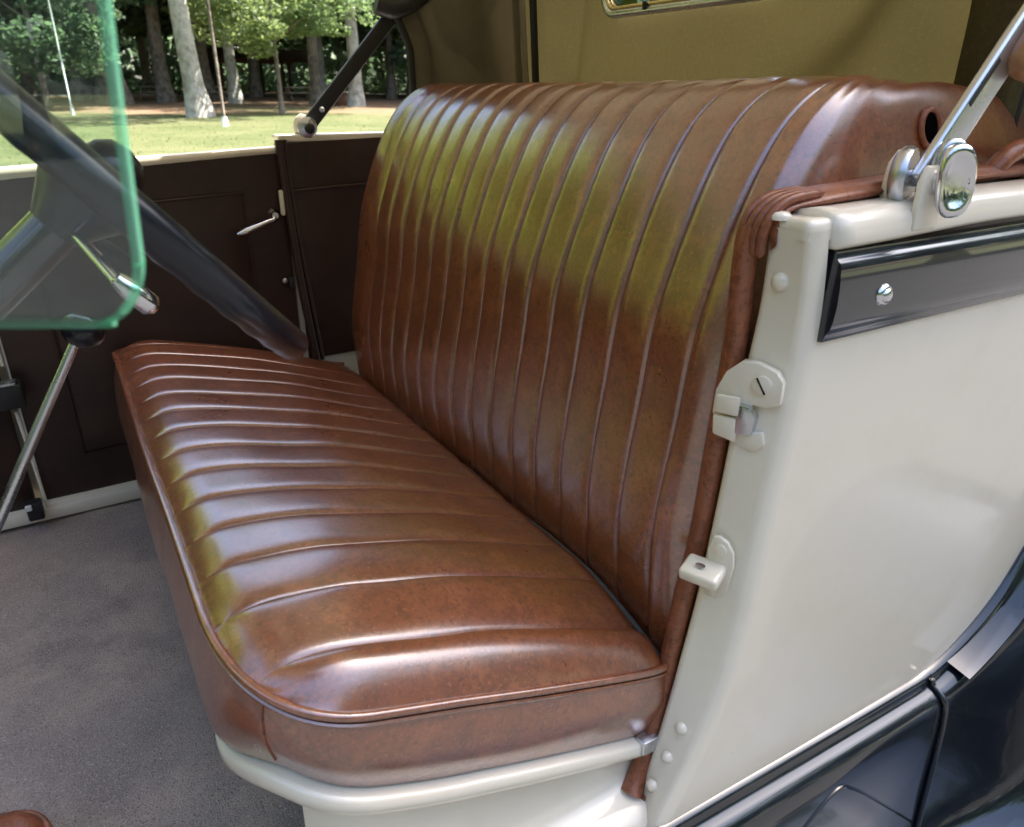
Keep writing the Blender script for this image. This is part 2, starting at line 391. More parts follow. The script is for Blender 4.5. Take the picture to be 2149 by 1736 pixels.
# skirt round front and ends
cent = np.array((.3, .65)); tn = np.gradient(OL, axis=0); tn /= np.linalg.norm(tn, axis=1)[:, None]; on = np.stack([-tn[:, 1], tn[:, 0]], 1)
if ((OL[120] - cent) @ on[120]) < 0: on = -on
P = []
for i, (x, y) in enumerate(OL):
    row = []
    for t in np.linspace(0, 1, 14):
        fr_ = float(sstep(.09, .24, y)); o_ = .008 * math.sin(math.pi * t) - .008 * t ** 2 * (1 - fr_) + .016 * fr_ * t * (1.15 - .15 * t) + .0025 * nz((i * .05, t * 2.5, 4)) * math.sin(math.pi * t)
        hgt = skirt_h(x, y)
        row.append((x + on[i, 0] * o_, y + on[i, 1] * o_, welt_z(x, y) - .002 - hgt * t))
    P.append(row)
grid('skirt', P, 'leather', cushion, flip=False)
SKB = np.array(P)[:, -1]
tube('welt', [(x + on[i, 0] * .002, y + on[i, 1] * .002, welt_z(x, y) + .003) for i, (x, y) in enumerate(OL)], .0048, 'leather', cushion, n=8)
tube('welt', [(x + on[i, 0] * .0035, y + on[i, 1] * .0035, welt_z(x, y) - .006) for i, (x, y) in enumerate(OL)], .0024, 'leather', cushion, n=6)
# stitched joint down the skirt at the rounded corner
j = int(np.argmin((OL[:, 0] - .098) ** 2 + (OL[:, 1] - .12) ** 2))
for dj in (0,):
    tube('seam', [(np.array(P)[j + dj, k] + np.array((on[j, 0], on[j, 1], 0)) * .0006) for k in range(12)], .0011, 'leather_trim', cushion, n=6)

# ---------------------------------------------------------------- seat riser (cream)
ridx = [i for i in range(len(OL)) if OL[i, 1] < 1.2]
P = []
lip_prof = [(-.022, .004), (.003, .004), (.0085, .003), (.0105, .000), (.011, -.008), (.0105, -.015), (.008, -.018), (.002, -.0192), (-.022, -.0192)]
def lip_off(y): return -.005 + .009 * sstep(.09, .20, y) - .030 * sstep(.20, .34, y)
for i in ridx:
    x, y = OL[i]; row = []
    for (o_, h_) in lip_prof:
        row.append((x + on[i, 0] * (o_ + lip_off(y)), y + on[i, 1] * (o_ + lip_off(y)), welt_z(x, y) - skirt_h(x, y) - .010 + h_))
    P.append(row)
riser = grid('seat_riser', P, 'cream_paint', car)
rp = []
for i in ridx:
    x, y = OL[i]
    if y > .105: continue
    zt_ = welt_z(x, y) - skirt_h(x, y) - .028; row = []; o0_ = lip_off(y) - .012; f = 1 - sstep(.10, .22, y)
    zb_ = -.80 - .02 * f
    for (t, dd) in [(0, 0), (.2, .0), (.45, .001), (.7, .004), (.85, .009), (.95, .018), (1.0, .032)]:
        row.append((x + on[i, 0] * (o0_ + dd * f), y + on[i, 1] * (o0_ + dd * f), zt_ + (zb_ - zt_) * t))
    for (dz, dd) in [(-.006, .048), (-.014, .058), (-.03, .064), (-.08, .066), (-.16, .066)]:
        row.append((x + on[i, 0] * (o0_ + dd * f), y + on[i, 1] * (o0_ + dd * f), zb_ + dz))
    rp.append(row)
grid('riser_panel', rp, 'cream_paint', riser)
# front of the box under the cushion, darkened for the shade there
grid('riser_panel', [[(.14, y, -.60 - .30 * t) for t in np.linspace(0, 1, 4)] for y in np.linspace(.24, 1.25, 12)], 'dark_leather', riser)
box('hinge_lug', (.508, .058, -.752), (.034, .018, .022), 'nickel', riser, bev=.003)

# ---------------------------------------------------------------- floor carpet and sills
FX = np.linspace(-.95, .14, 60); FY = np.linspace(.03, 1.275, 64)
grid('floor_carpet', [[(x, y, -.862 + .006 * nz((x * 5, y * 5, 1)) + .004 * nz((x * 14, y * 14, 7)) + .004 * math.exp(-((x + .12 + .25 * (y - .3)) / .05) ** 2)) for y in FY] for x in FX], 'carpet', car, flip=True)
box('floor_pan', (.40, .655, -.905), (2.75, 1.27, .03), 'black_iron', car, bev=.004)
box('bulkhead', (-.985, .655, -.56), (.03, 1.26, .68), 'dark_leather', car, bev=.004)
box('door_sill', (-.22, 1.285, -.838), (.9, .06, .03), 'cream_paint', car, bev=.006)

# ---------------------------------------------------------------- far side: door, quarter trim, rails
def wall_panel(name, x0, x1, ztop0, ztop1, zb0, zb1, y, m, parent, nx=16, nz_=16, puff=.004):
    P = []
    for u in np.linspace(0, 1, nx):
        x = x0 + (x1 - x0) * u; row = []
        for v in np.linspace(0, 1, nz_):
            zt = ztop0 + (ztop1 - ztop0) * u; zb = zb0 + (zb1 - zb0) * u
            e = min(1, min(u, 1 - u) * 9) * min(1, min(v, 1 - v) * 9)
            row.append((x, y - puff * e ** .5 + .0012 * nz((x * 9, v * 6, 3)), zt + (zb - zt) * v))
        P.append(row)
    return grid(name, P, m, parent, flip=False)
door = box('door', (.147, 1.305, -.49), (.59, .05, .70), 'cream_paint', car, bev=.01)
wall_panel('door_panel', -.142, .447, -.155, -.116, -.815, -.815, 1.279, 'dark_leather', door)
wall_panel('door_panel', -.045, .352, -.214, -.200, -.716, -.716, 1.272, 'dark_leather', door, puff=.008)
tube('bead', catmull([(-.05, 1.271, -.722), (-.05, 1.271, -.5), (-.052, 1.271, -.214), (.15, 1.271, -.208), (.358, 1.271, -.199), (.358, 1.271, -.45), (.36, 1.271, -.722), (.15, 1.271, -.722)], 1, True), .0032, 'dark_leather', door, n=6, closed=True)
P = []
for x in np.linspace(-.5, .44, 24):
    u = (x + .145) / .585; zt = -.128 + .023 * u; row = []
    for (dy, dz) in [(0, -.045 + .03 * max(u, 0)), (-.006, -.018), (-.004, -.006), (.004, -.003), (.014, -.005), (.022, -.009), (.028, -.016), (.030, -.03), (.030, -.06)]:
        row.append((x, 1.283 + dy, zt + dz))
    P.append(row)
grid('top_rail', P, 'cream_paint', door)
# inside handle
hb = [(.418, 1.262, -.252), (.405, 1.247, -.257), (.385, 1.240, -.262), (.355, 1.240, -.272), (.328, 1.243, -.281)]
hd = tube('door_handle', catmull(hb, 6), list(np.r_[np.linspace(.006, .0065, 12), np.linspace(.0065, .0105, 8), np.linspace(.0105, .004, 5)]), 'chrome', door, n=12, flat=.7)
lathe('escutcheon', [(.014, 0), (.014, .004), (.010, .008), (.007, .02)], (.416, 1.272, -.25), (0, -1, 0), 'chrome', hd)
lathe('screw', [(.006, 0), (.006, .002), (.003, .004)], (.425, 1.273, -.40), (0, -1, 0), 'nickel', door)
box('latch_plate', (.437, 1.262, -.405), (.012, .012, .03), 'black_iron', door, bev=.002)
box('latch_plate', (.436, 1.263, -.225), (.010, .012, .055), 'cream_paint', door, bev=.004)
strap = box('door_check', (-.150, 1.238, -.552), (.050, .05, .05), 'black_iron', door, bev=.006)
box('clip', (-.146, 1.222, -.523), (.026, .03, .006), 'nickel', strap, bev=.002)
tube('edge_strip', [(-.150, 1.266, -.60), (-.146, 1.264, -.70), (-.142, 1.262, -.82)], .0035, 'cream_paint', door, n=6)
tube('edge_strip', [(-.152, 1.266, -.42), (-.150, 1.264, -.50)], .0035, 'cream_paint', door, n=6)
hng = box('hinge', (-.163, 1.240, -.812), (.03, .03, .04), 'black_iron', door, bev=.004)
box('pin', (-.172, 1.222, -.798), (.012, .008, .012), 'white_enamel', hng, bev=.002)
# windlace and quarter trim behind the door
box('outer_panel', (.2, 1.345, -.555), (2.4, .02, .82), 'cream_paint', car, bev=.006)
kick = box('kick_panel', (-.56, 1.292, -.49), (.796, .03, .76), 'dark_leather', car, bev=.01)
qt = box('quarter_panel', (.78, 1.318, -.46), (.66, .05, .72), 'cream_paint', car, bev=.01)
wall_panel('quarter_trim', .462, .75, -.103, -.095, -.60, -.60, 1.284, 'dark_leather', qt)
tube('bead', [(.466, 1.274, -.203), (.55, 1.274, -.199), (.66, 1.274, -.196)], .003, 'dark_leather', qt, n=6)
tube('windlace', catmull([(.447, 1.270, -.095), (.448, 1.266, -.2), (.452, 1.264, -.3), (.46, 1.263, -.43), (.475, 1.262, -.60)], 5), .0095, 'dark_leather', qt, n=8)
tube('windlace', catmull([(.459, 1.271, -.095), (.461, 1.268, -.2), (.466, 1.266, -.3), (.476, 1.264, -.43), (.49, 1.263, -.60)], 5), .005, 'dark_leather', qt, n=8)
box('top_rail', (.78, 1.312, -.094), (.66, .055, .016), 'cream_paint', qt, bev=.005)

# ---------------------------------------------------------------- near side: body panel, jamb, belt, rail
zs = np.array([-.118, -.135, -.2, -.27, -.35, -.43, -.55, -.64, -.72, -.76, -.82, -.90])[::-1]
xo = np.array([.603, .610, .612, .611, .604, .592, .582, .567, .545, .523, .49, .455])[::-1]
xi = np.array([.594, .597, .594, .585, .574, .567, .552, .535, .519, .509, .492, .478])[::-1]
def x_out(z): return float(np.interp(z, zs, xo))
def x_in(z): return float(np.interp(z, zs, xi))
ZL = catmull([(z, x_out(z), x_in(z)) for z in np.linspace(-.90, -.120, 12)], 6)
body = empty('body_side', (0, 0, 0), car)
P = []
for z, a, b in ZL:
    row = [(b + .045, .062, z), (b + .010, .0565, z), (b + .002, .052, z), (b, .047, z)]
    for t in np.linspace(.1, 1, 8): row.append((b + (a - .010 - b) * t, .047 - .040 * t, z))
    row += [(a - .006, .0045, z), (a - .001, .0018, z), (a + .006, .0004, z), (a + .012, 0, z)]
    P.append(row)
grid('door_jamb', P, 'cream_paint', body, flip=True)
# domed head that closes the jamb
zt = ZL[-1][0]; a, b = ZL[-1][1], ZL[-1][2]
ring = resample(catmull([(b + .045, .060), (b + .012, .0575), (b + .002, .052), (b, .046), (b + (a - b) * .4 - .004, .028), (a - .012, .008), (a - .004, .0025), (a + .006, .0004), (a + .030, .0), (a + .050, .004), (a + .050, .055)], 6, True), 60)
rc = ring.mean(0); V = []; rows = [(.95, -.008), (.95, 0), (.945, .003), (.92, .0065), (.87, .0095), (.79, .0115), (.55, .0125), (.02, .013)]
for (f, dz) in rows:
    for p in ring: q_ = rc + (p - rc) * f; V.append((q_[0], q_[1], zt + dz - .006 * (1 - f) * (q_[1] / .06)))
M('jamb_head', V, gridfaces(len(rows), 60, closev=True), 'cream_paint', body)
# quarter panel
Zq = np.linspace(-.93, -.222, 34); P = []
for z in Zq:
    a = float(np.interp(z, ZL[:, 0], ZL[:, 1])) + .012; row = []
    for u in np.linspace(0, 1, 44) ** 1.5:
        x = a + (1.75 - a) * u
        row.append((x, .0 + .018 * sstep(-.5, -.93, z) * u * .5 + .10 * max(0, x - 1.15) ** 2, z))
    P.append(row)
grid('quarter_panel', P, 'cream_paint', body, flip=True)
# belt moulding: black raised band
P = []
for x in np.r_[.624, np.linspace(.6245, 1.7, 40)]:
    u = 0 if x > .6241 else 1; row = []; yb = .10 * max(0, x - 1.15) ** 2
    for (yy, z) in [(.004, -.2285), (-.0045, -.228), (-.0065, -.224), (-.0075, -.2215), (-.0085, -.2180), (-.012, -.214), (-.014, -.205), (-.0155, -.19), (-.015, -.17), (-.013, -.155), (-.0115, -.149), (-.0085, -.1465), (-.0060, -.1440), (-.0055, -.1385), (.004, -.1375)]:
        row.append((x, (yy if not u else .004) + yb, z))
    P.append(row)
belt = grid('belt_moulding', P, 'black_paint', body, sharp=60)
sn = (.696, -.0150, -.187)
lathe('snap', [(.0115, -.003), (.0115, .001), (.0095, .0035), (.0075, .004), (.0070, .0055), (.004, .0072), (.0008, .0075)], sn, (0, -1, 0), 'chrome', belt)
# cream rail over the belt
P = []
for x in np.r_[.620, np.linspace(.622, 1.7, 44)]:
    row = []; yb = .10 * max(0, x - 1.15) ** 2; lift = .006 * sstep(.62, .9, x)
    k = 0 if x > .621 else 1
    for (yy, z) in [(.002, -.1365), (-.006, -.136), (-.0075, -.132), (-.0075, -.122), (-.0050, -.113), (.001, -.1065), (.010, -.1035), (.022, -.102), (.034, -.1025), (.046, -.105), (.052, -.112), (.052, -.14)]:
        row.append((x, (yy if not k else .5 * yy + .011) + yb, z + lift - (.006 * k if z > -.12 else 0)))
    P.append(row)
rail = grid('top_rail', P, 'cream_paint', body, sharp=None, flip=True)
M('rail_end', [P[0][k] for k in range(12)], [tuple(range(12))], 'cream_paint', rail, smooth=False)
lathe('button', [(.011, 0), (.011, .004), (.008, .007), (.001, .008)], (.600, .046, -.113), (0, 0, 1), 'cream_paint', rail, n=16)
# rivets on the jamb
def rivet(p, r=.0085):
    return lathe('rivet', [(r, -.002), (r, .0005), (r * .9, .003), (r * .62, .0055), (r * .3, .0068), (.0003, .0072)], p, (-.93, -.37, 0), 'cream_paint', body, n=18)
for (yy, zz, rr) in [(.032, -.171, .0095), (.027, -.714, .0085), (.030, -.755, .0080), (.034, -.798, .0085)]:
    t = (.047 - yy) / .040; rivet((x_in(zz) + (x_out(zz) - .010 - x_in(zz)) * t - .0005, yy, zz), rr)
# striker of the door latch
FN = Vector((-.93, -.37, 0)).normalized(); FT = Vector((-FN.y, FN.x, 0)) * -1       # along the jamb face towards the outside (-y)
FT = Vector((.37, -.93, 0)).normalized()
xl = x_in(-.30) + .004
st = prism('striker', [(-.035, .018), (-.026, .040), (-.010, .055), (.006, .056), (.026, .050), (.034, .040), (.034, .016), (.020, .010), (.006, .010), (.004, .003), (.006, -.022), (.020, -.018), (.024, -.032), (.014, -.042), (-.010, -.038), (-.026, -.030), (-.036, -.008)],
           (xl + .002, .040, -.308), FT, (0, 0, 1), .011, 'cream_paint', body, bev=.0016)
if True:
    o0 = Vector((xl, .040, -.308))
    def sp(u, v, h): p = o0 + FT * u + Vector((0, 0, v)) + FN * h; return (p.x, p.y, p.z)
    E1 = lathe('screw', [(.0105, .006), (.0105, .0125), (.009, .0132), (.0005, .0134)], sp(.014, .034, 0), FN, 'cream_paint', st, n=20)
    q = Matrix.Rotation(math.radians(0), 3, 'X')
    tube('slot', [sp(.009, .042, .0136), sp(.019, .026, .0136)], .0010, 'gap_shade', E1, n=6)
    prism('keeper', [(-.030, -.004), (-.030, .016), (-.004, .018), (-.004, -.004)], sp(0, 0, .011), FT, (0, 0, 1), .007, 'cream_paint', st, bev=.003)
    prism('keeper', [(-.030, -.030), (-.032, -.008), (-.006, -.006), (-.004, -.034)], sp(0, 0, .011), FT, (0, 0, 1), .006, 'cream_paint', st, bev=.003)
    prism('latch_tongue', [(-.008, -.024), (-.006, .010), (.008, .009), (.013, -.002), (.011, -.022)], sp(0, 0, .003), FT, (0, 0, 1), .013, 'nickel', st, bev=.002)
# dovetail bracket lower on the jamb
xd = x_in(-.49) + .003
o1 = Vector((xd, .032, -.49))
def dp(u, v, h): p = o1 + FT * u + Vector((0, 0, v)) + FN * h; return (p.x, p.y, p.z)
dv = prism('dovetail', [(-.012, -.044), (.004, -.044), (.014, -.030), (.018, .005), (.016, .022), (.008, .034), (-.002, .038), (-.010, .036), (-.014, .02)], dp(0, 0, -.002), FT, (0, 0, 1), .007, 'cream_paint', body, bev=.003)
bm = bmesh.new(); box_bm(bm, (0, 0, 0), (.046, .034, .016), None, .005, 3)
bmesh.ops.rotate(bm, cent=(0, 0, 0), matrix=Matrix.Rotation(math.atan2(FT.y, FT.x), 3, 'Z') @ Matrix.Rotation(math.radians(12), 3, 'X'), verts=bm.verts)
bmesh.ops.translate(bm, vec=dp(-.012, -.006, .016), verts=bm.verts); wd = from_bm('wedge', bm, 'cream_paint', dv, sharp=40)
lathe('worn_spot', [(.006, 0), (.006, .0008), (.0005, .001)], dp(-.014, .0035, .020), (FN.x * .2, FN.y * .2, 1), 'nickel', wd, squash=(1, .6), n=14)
lathe('screw', [(.008, .003), (.008, .007), (.006, .008), (.0005, .0082)], dp(.001, .022, 0), FN, 'cream_paint', dv, n=18)

# leather windlace running down the jamb and rolled armrest over the rail
lw = [(.606, .066, -.113), (.594, .074, -.128), (.592, .076, -.16), (.592, .0745, -.243), (.580, .0735, -.369), (.567, .072, -.49), (.549, .071, -.586), (.531, .069, -.688), (.512, .066, -.765), (.497, .061, -.800), (.482, .055, -.822)]
pw = catmull(lw, 8); rr = np.interp(np.linspace(0, 1, len(pw)), [0, .1, .3, .75, .88, .95, 1], [.011, .0145, .0145, .0130, .0135, .016, .019])
wl = tube('windlace', pw, list(rr), 'leather_trim', body, n=14, flat=.85)
# the trim's cut lower end
prism('trim_tail', [(-.022, 0), (.016, .004), (.015, -.030), (-.006, -.034), (-.014, -.02)], (.487, .052, -.822), FT, (0, 0, 1), .006, 'leather_trim', wl, bev=.002)
P = []
armc = resample(catmull([(.592, .060, -.135), (.596, .064, -.116), (.612, .066, -.104), (.66, .064, -.0985), (.74, .062, -.094), (.85, .060, -.090), (1.0, .062, -.087), (1.12, .066, -.088)], 8), 60)
for i, c_ in enumerate(armc):
    row = []; ww = .020 + .006 * sstep(0, .25, i / 60)
    for a in np.linspace(-.5 * math.pi, 1.25 * math.pi, 22):
        rip = 1 + .10 * math.cos(6 * a) * (.6 + .4 * math.sin(i * .35)) + .10 * nz((i * .2, a * 1.5, 3))
        row.append((c_[0], c_[1] + ww * math.cos(a) * rip, c_[2] + .010 * math.sin(a) * rip - .001))
    P.append(row)
arm = grid('arm_roll', P, 'leather_trim', body)
# gathered pleats where the roll turns down
for k, yy in enumerate((.050, .059, .068, .077)):
    tube('fold', catmull([(.588 + .001 * k, yy + .004, -.150), (.586, yy + .002, -.128), (.594, yy, -.108), (.615, yy - .002, -.0955), (.66, yy - .003, -.092)], 5), [.002] + [.0050] * 19 + [.002], 'leather_trim', arm, n=8)
# grab-strap loop at far right of the rail
tube('strap_loop', catmull([(.965, .050, -.088), (.985, .046, -.070), (1.02, .046, -.062), (1.08, .05, -.066)], 6), .012, 'leather_trim', arm, n=10)
# buttonhole in the leather for the top strap
hp = np.array((.866, .0765, -.038)); hn = Vector((-.05, -.97, .22)).normalized(); hs = Vector((.995, -.05, 0)).normalized(); hu = hn.cross(hs); hu = hu if hu.z > 0 else -hu
def hpt(a, ru, rv, h): p = Vector(hp) + hs * (ru * math.cos(a)) + hu * (rv * math.sin(a)) + hn * h; return (p.x, p.y, p.z)
bh = tube('buttonhole', [hpt(a, .0165, .0205, .0012) for a in np.linspace(0, 2 * math.pi, 28, endpoint=False)], .0034, 'leather_trim', back, n=8, closed=True)
M('hole_shade', [hpt(a, .016, .020, .0012) for a in np.linspace(0, 2 * math.pi, 28, endpoint=False)], [tuple(range(28))], 'gap_shade', bh, smooth=False)  # black disc painted for the shade inside the hole

# ---------------------------------------------------------------- folding-top irons
def bar(name, p0, p1, wid, th, side, m, parent, bev=.003):
    p0, p1 = Vector(p0), Vector(p1); d = (p1 - p0); L = d.length; d.normalize(); s = Vector(side); s = (s - d * s.dot(d)).normalized(); n_ = d.cross(s)
    R = Matrix((d, n_, s)).transposed()          # columns: along, across, thickness
    return box(name, (p0 + p1) / 2, (L, wid, th), m, parent, rot=R, bev=bev, seg=3)
irn = empty('top_iron', (0, 0, 0), car)
bar('arm', (.752, .006, -.088), (1.03, .006, .245), .036, .011, (0, 1, 0), 'nickel', irn, bev=.004)
bar('link', (.800, .0005, -.012), (.835, .0005, .030), .006, .002, (0, 1, 0), 'black_iron', irn, bev=.0008)
sock = empty('bracket', (0, 0, 0), irn)
prism('lug', [(-.026, -.050), (.024, -.050), (.023, -.01), (.020, .012), (.008, .024), (-.008, .024), (-.021, .012), (-.025, -.01)], (.765, .0400, -.078), (1, 0, 0), (0, 0, 1), .010, 'cream_paint', sock, bev=.003)
prism('lug', [(-.020, -.050), (.020, -.050), (.020, -.004), (.012, .012), (-.012, .012), (-.020, -.004)], (.752, -.003, -.078), (1, 0, 0), (0, 0, 1), .007, 'cream_paint', sock, bev=.0025)
lathe('pivot_head', [(.028, 0), (.030, .004), (.029, .011), (.023, .0165), (.012, .019), (.0005, .0195)], (.752, .016, -.079), (-.35, .93, 0), 'nickel', irn, n=28)
lathe('bolt', [(.009, 0), (.009, .042)], (.756, .036, -.080), (0, -1, 0), 'nickel', irn, n=14)
wn = empty('wing_nut', (0, 0, 0), irn)
lathe('nut', [(.012, 0), (.014, .004), (.012, .012), (.008, .016), (.0005, .017)], (.758, -.008, -.082), (.1, -1, 0), 'chrome', wn, n=16)
# oval thumb wing, a dished paddle turned outward
def paddle(c, ax_u, ax_v, ru, rv, th, name, parent, m):
    c = Vector(c); u = Vector(ax_u).normalized(); v = Vector(ax_v).normalized(); n_ = u.cross(v); V = []; rows = [(0.0, -.5), (.55, -.5), (.86, -.5), (.97, -.32), (1, 0), (.97, .32), (.86, .5), (.70, .42), (.62, .18), (.3, .1), (0.0, .1)]
    K = 28
    for (f, h) in rows:
        for k in range(K):
            a = 2 * math.pi * k / K; ca, sa = math.cos(a), math.sin(a)
            p = c + u * (ru * max(f, .001) * math.copysign(abs(ca) ** .8, ca)) + v * (rv * max(f, .001) * math.copysign(abs(sa) ** .8, sa)) + n_ * (th * h); V.append(p)
    F = gridfaces(len(rows), K, closev=True) + [tuple(range(K))[::-1], tuple((len(rows) - 1) * K + k for k in range(K))]
    return M(name, [tuple(p) for p in V], F, m, parent, sharp=50)
paddle((.757, -.027, -.080), (.86, -.50, .10), (-.08, .05, 1), .0185, .035, .010, 'thumb_wing', wn, 'chrome')
paddle((.770, -.013, -.074), (.86, -.50, .10), (-.08, .05, 1), .0165, .033, .008, 'thumb_wing', wn, 'nickel')
bow = tube('bow_end', catmull([(.862, -.006, .012), (.872, -.010, .030), (.905, -.012, .075), (.96, -.012, .14), (1.03, -.012, .225)], 5), [.004, .012, .0175, .020, .0215] + [.0225] * 16, 'wood', irn, n=16)
# far iron
ir2 = empty('top_iron', (0, 0, 0), car)
bar('arm', (.514, 1.302, -.079), (.775, 1.302, .195), .032, .012, (0, 1, 0), 'black_iron', ir2)
lathe('pivot_head', [(.020, 0), (.022, .003), (.022, .012), (.016, .016), (.0005, .0165)], (.517, 1.296, -.072), (0, -1, 0), 'nickel', ir2, n=20)
lathe('bolt', [(.011, .014), (.011, .022), (.007, .025), (.0005, .0255)], (.519, 1.294, -.074), (0, -1, 0), 'black_iron', ir2, n=12)
prism('lug', [(-.020, -.02), (.024, -.02), (.022, .012), (.010, .030), (-.006, .034), (-.020, .024), (-.026, .006)], (.517, 1.315, -.078), (1, 0, 0), (0, 0, 1), .008, 'cream_paint', ir2, bev=.002)
lathe('rivet', [(.006, 0), (.006, .002), (.002, .004)], (.556, 1.295, -.036), (0, -1, 0), 'nickel', ir2, n=10)
tube('elbow', catmull([(.70, 1.295, .178), (.735, 1.29, .170), (.775, 1.29, .182), (.82, 1.29, .21)], 5), .022, 'black_iron', ir2, n=12)

# ---------------------------------------------------------------- canvas top
top = empty('canvas_top', (0, 0, 0), car)
def curtain_x(y, z): return 1.045 - .06 * (z + .1) + .010 * math.sin(y * 2.4) + .09 * float(sstep(.24, .08, y)) 
def cx(y, z):
    f = .038 * math.exp(-((y - (1.07 - .25 * z)) / .050) ** 2) * sstep(-.12, .05, z)               # pulls towards the window corners
    f += .050 * math.exp(-((y - (.40 - .75 * (z - .06))) / .075) ** 2) * sstep(-.06, .10, z)
    f += .042 * math.exp(-((y - (.215 - .1 * z)) / .045) ** 2) * (1 - sstep(.05, .3, z))
    f -= .026 * math.exp(-((y - (.13 - .1 * z)) / .03) ** 2)
    f += .007 * nz((y * 5, z * 5, 3)) + .004 * math.sin(y * 17 + z * 9) * sstep(.15, -.1, z) + .003 * nz((y * 16, z * 12, 9))
    return curtain_x(y, z) + f - .014 * math.sin(math.pi * (y + .02) / 1.27)
bc = np.array([[(cx(y, z), y, z) for z in np.linspace(-.16 + .10 * sstep(.09, .02, y), .44 + .10 * math.sin(math.pi * max(0, (y + .03) / 1.335)) ** .6, 44)] for y in np.linspace(-.02, 1.25, 90)])
Fb = [f for f in gridfaces(90, 44) if not (lambda c: .455 < c[1] < .862 and .144 < c[2] < .295)(bc.reshape(-1, 3)[list(f)].mean(0))]
bco = M('back_curtain', bc.reshape(-1, 3), Fb, 'canvas', top)
tube('shadow_line', [(cx(y, .014) - .003, y, .014 + .002 * math.sin(y * 5)) for y in np.linspace(.30, 1.14, 50)], [.002] + [.0055] * 48 + [.002], 'binding', top, n=8)  # dark tube standing in for the shadow along the curtain's foot
def quarter(yo, sgn, x0=.775, m='quarter_canvas'):
    # side canvas from the curtain corner forward to the window edge
    P = []; front = lambda z: x0 - .30 * max(0, z - .085) ** 1.25 * 6 * .45
    for u in np.linspace(0, 1, 34):
        row = []
        for z in np.linspace(-.13, .44, 30):
            xf = front(z); x = xf + (1.045 - .06 * (z + .1) - xf) * u
            e = max(0, (u - .72) / .28); yy = yo - sgn * .065 * (1 - math.sqrt(max(0, 1 - e * e))) 
            f = .010 * math.sin((x + .5 * z) * 24) * sstep(0, .3, u) * (1 - sstep(.8, 1, u)) + .008 * nz((x * 7, z * 6, 4 + sgn))
            row.append((x, yy + f * sgn, z))
        P.append(row)
    q_ = grid('quarter_curtain', P, m, top, thick=.002)
    edge = [p for p in P[0]]
    tube('edge_binding', edge, .009 if sgn > 0 else .006, 'binding', q_, n=8)
    tube('seam', [tuple(np.array(P[7][k]) + np.array((0, -sgn * .003, 0))) for k in range(30)], .003, 'quarter_canvas', q_, n=6)
    return q_
quarter(1.292, 1); quarter(.095, -1, 1.075, 'canvas')
# webbing strap and black welt in the corner of the curtain
for (yy, s) in ((1.175, 1), (.085, -1)):
    bm = bmesh.new()
    z0, z1 = -.1, .44
    for (dx, dy, wd_) in ((-.012, 0.0, .034),):
        r0 = Vector((curtain_x(yy, z0) + dx - .012, yy + dy, z0)); r1 = Vector((curtain_x(yy, z1) + dx - .02, yy + dy, z1))
        d = (r1 - r0).normalized(); a_ = Vector((.25 * s, 1, 0)).normalized()
        box_bm(bm, (r0 + r1) / 2, ((r1 - r0).length, wd_, .004), Matrix((d, a_, d.cross(a_))).transposed(), .001, 1)
    from_bm('strap', bm, 'webbing', top, sharp=40)
    tube('binding', [(curtain_x(yy, z) - .020, yy - s * .033, z) for z in np.linspace(-.1, .44, 12)], .0085, 'binding', top, n=8)
# roof over the seat
P = []
for x in np.linspace(-.62, 1.15, 40):
    row = []
    for y in np.linspace(-.03, 1.305, 34):
        v = (y + .03) / 1.335
        row.append((x, y, .435 + .085 * math.sin(math.pi * v) ** .6 + .012 * math.sin(x * 7.5) * math.sin(math.pi * v) + .02 * (1 - ((x - .1) / .95) ** 2)))
    P.append(row)
grid('roof', P, 'roof_canvas', top)
for x in (-.60, -.05, .55):
    tube('bow', catmull([(x, -.02, .30), (x, -.015, .42), (x, .12, .495), (x, .64, .525), (x, 1.16, .495), (x, 1.295, .42), (x, 1.30, .30)], 6), .014, 'wood', top, n=8)
# rear window in the curtain
wy0, wy1, wz0, wz1 = .45, .868, .138, .30
def rrect(y0, y1, z0, z1, r, n=6):
    out = []
    for cy, cz, a0 in ((y1 - r, z1 - r, 0), (y0 + r, z1 - r, 90), (y0 + r, z0 + r, 180), (y1 - r, z0 + r, 270)):
        for k in range(n + 1):
            a = math.radians(a0 + 90 * k / n); out.append((cy + r * math.cos(a), cz + r * math.sin(a)))
    return out
RW = rrect(wy0, wy1, wz0, wz1, .03)
wf = tube('rear_window', [(curtain_x(y, z) - .034, y, z) for y, z in RW], .0085, 'nickel', top, n=10, closed=True, flat=1)
tube('bead', [(curtain_x(y, z) - .039, y, z) for y, z in rrect(wy0 + .009, wy1 - .009, wz0 + .009, wz1 - .009, .026)], .003, 'brass', wf, n=8, closed=True)
M('pane', [(curtain_x(y, z) - .033, y, z) for y, z in rrect(wy0, wy1, wz0, wz1, .03)], [tuple(range(28))], 'window_glass', wf, smooth=False)
for y in (.53, .74): box('clip', (curtain_x(y, .142) - .045, y, .144), (.006, .006, .014), 'black_iron', wf, bev=.001)

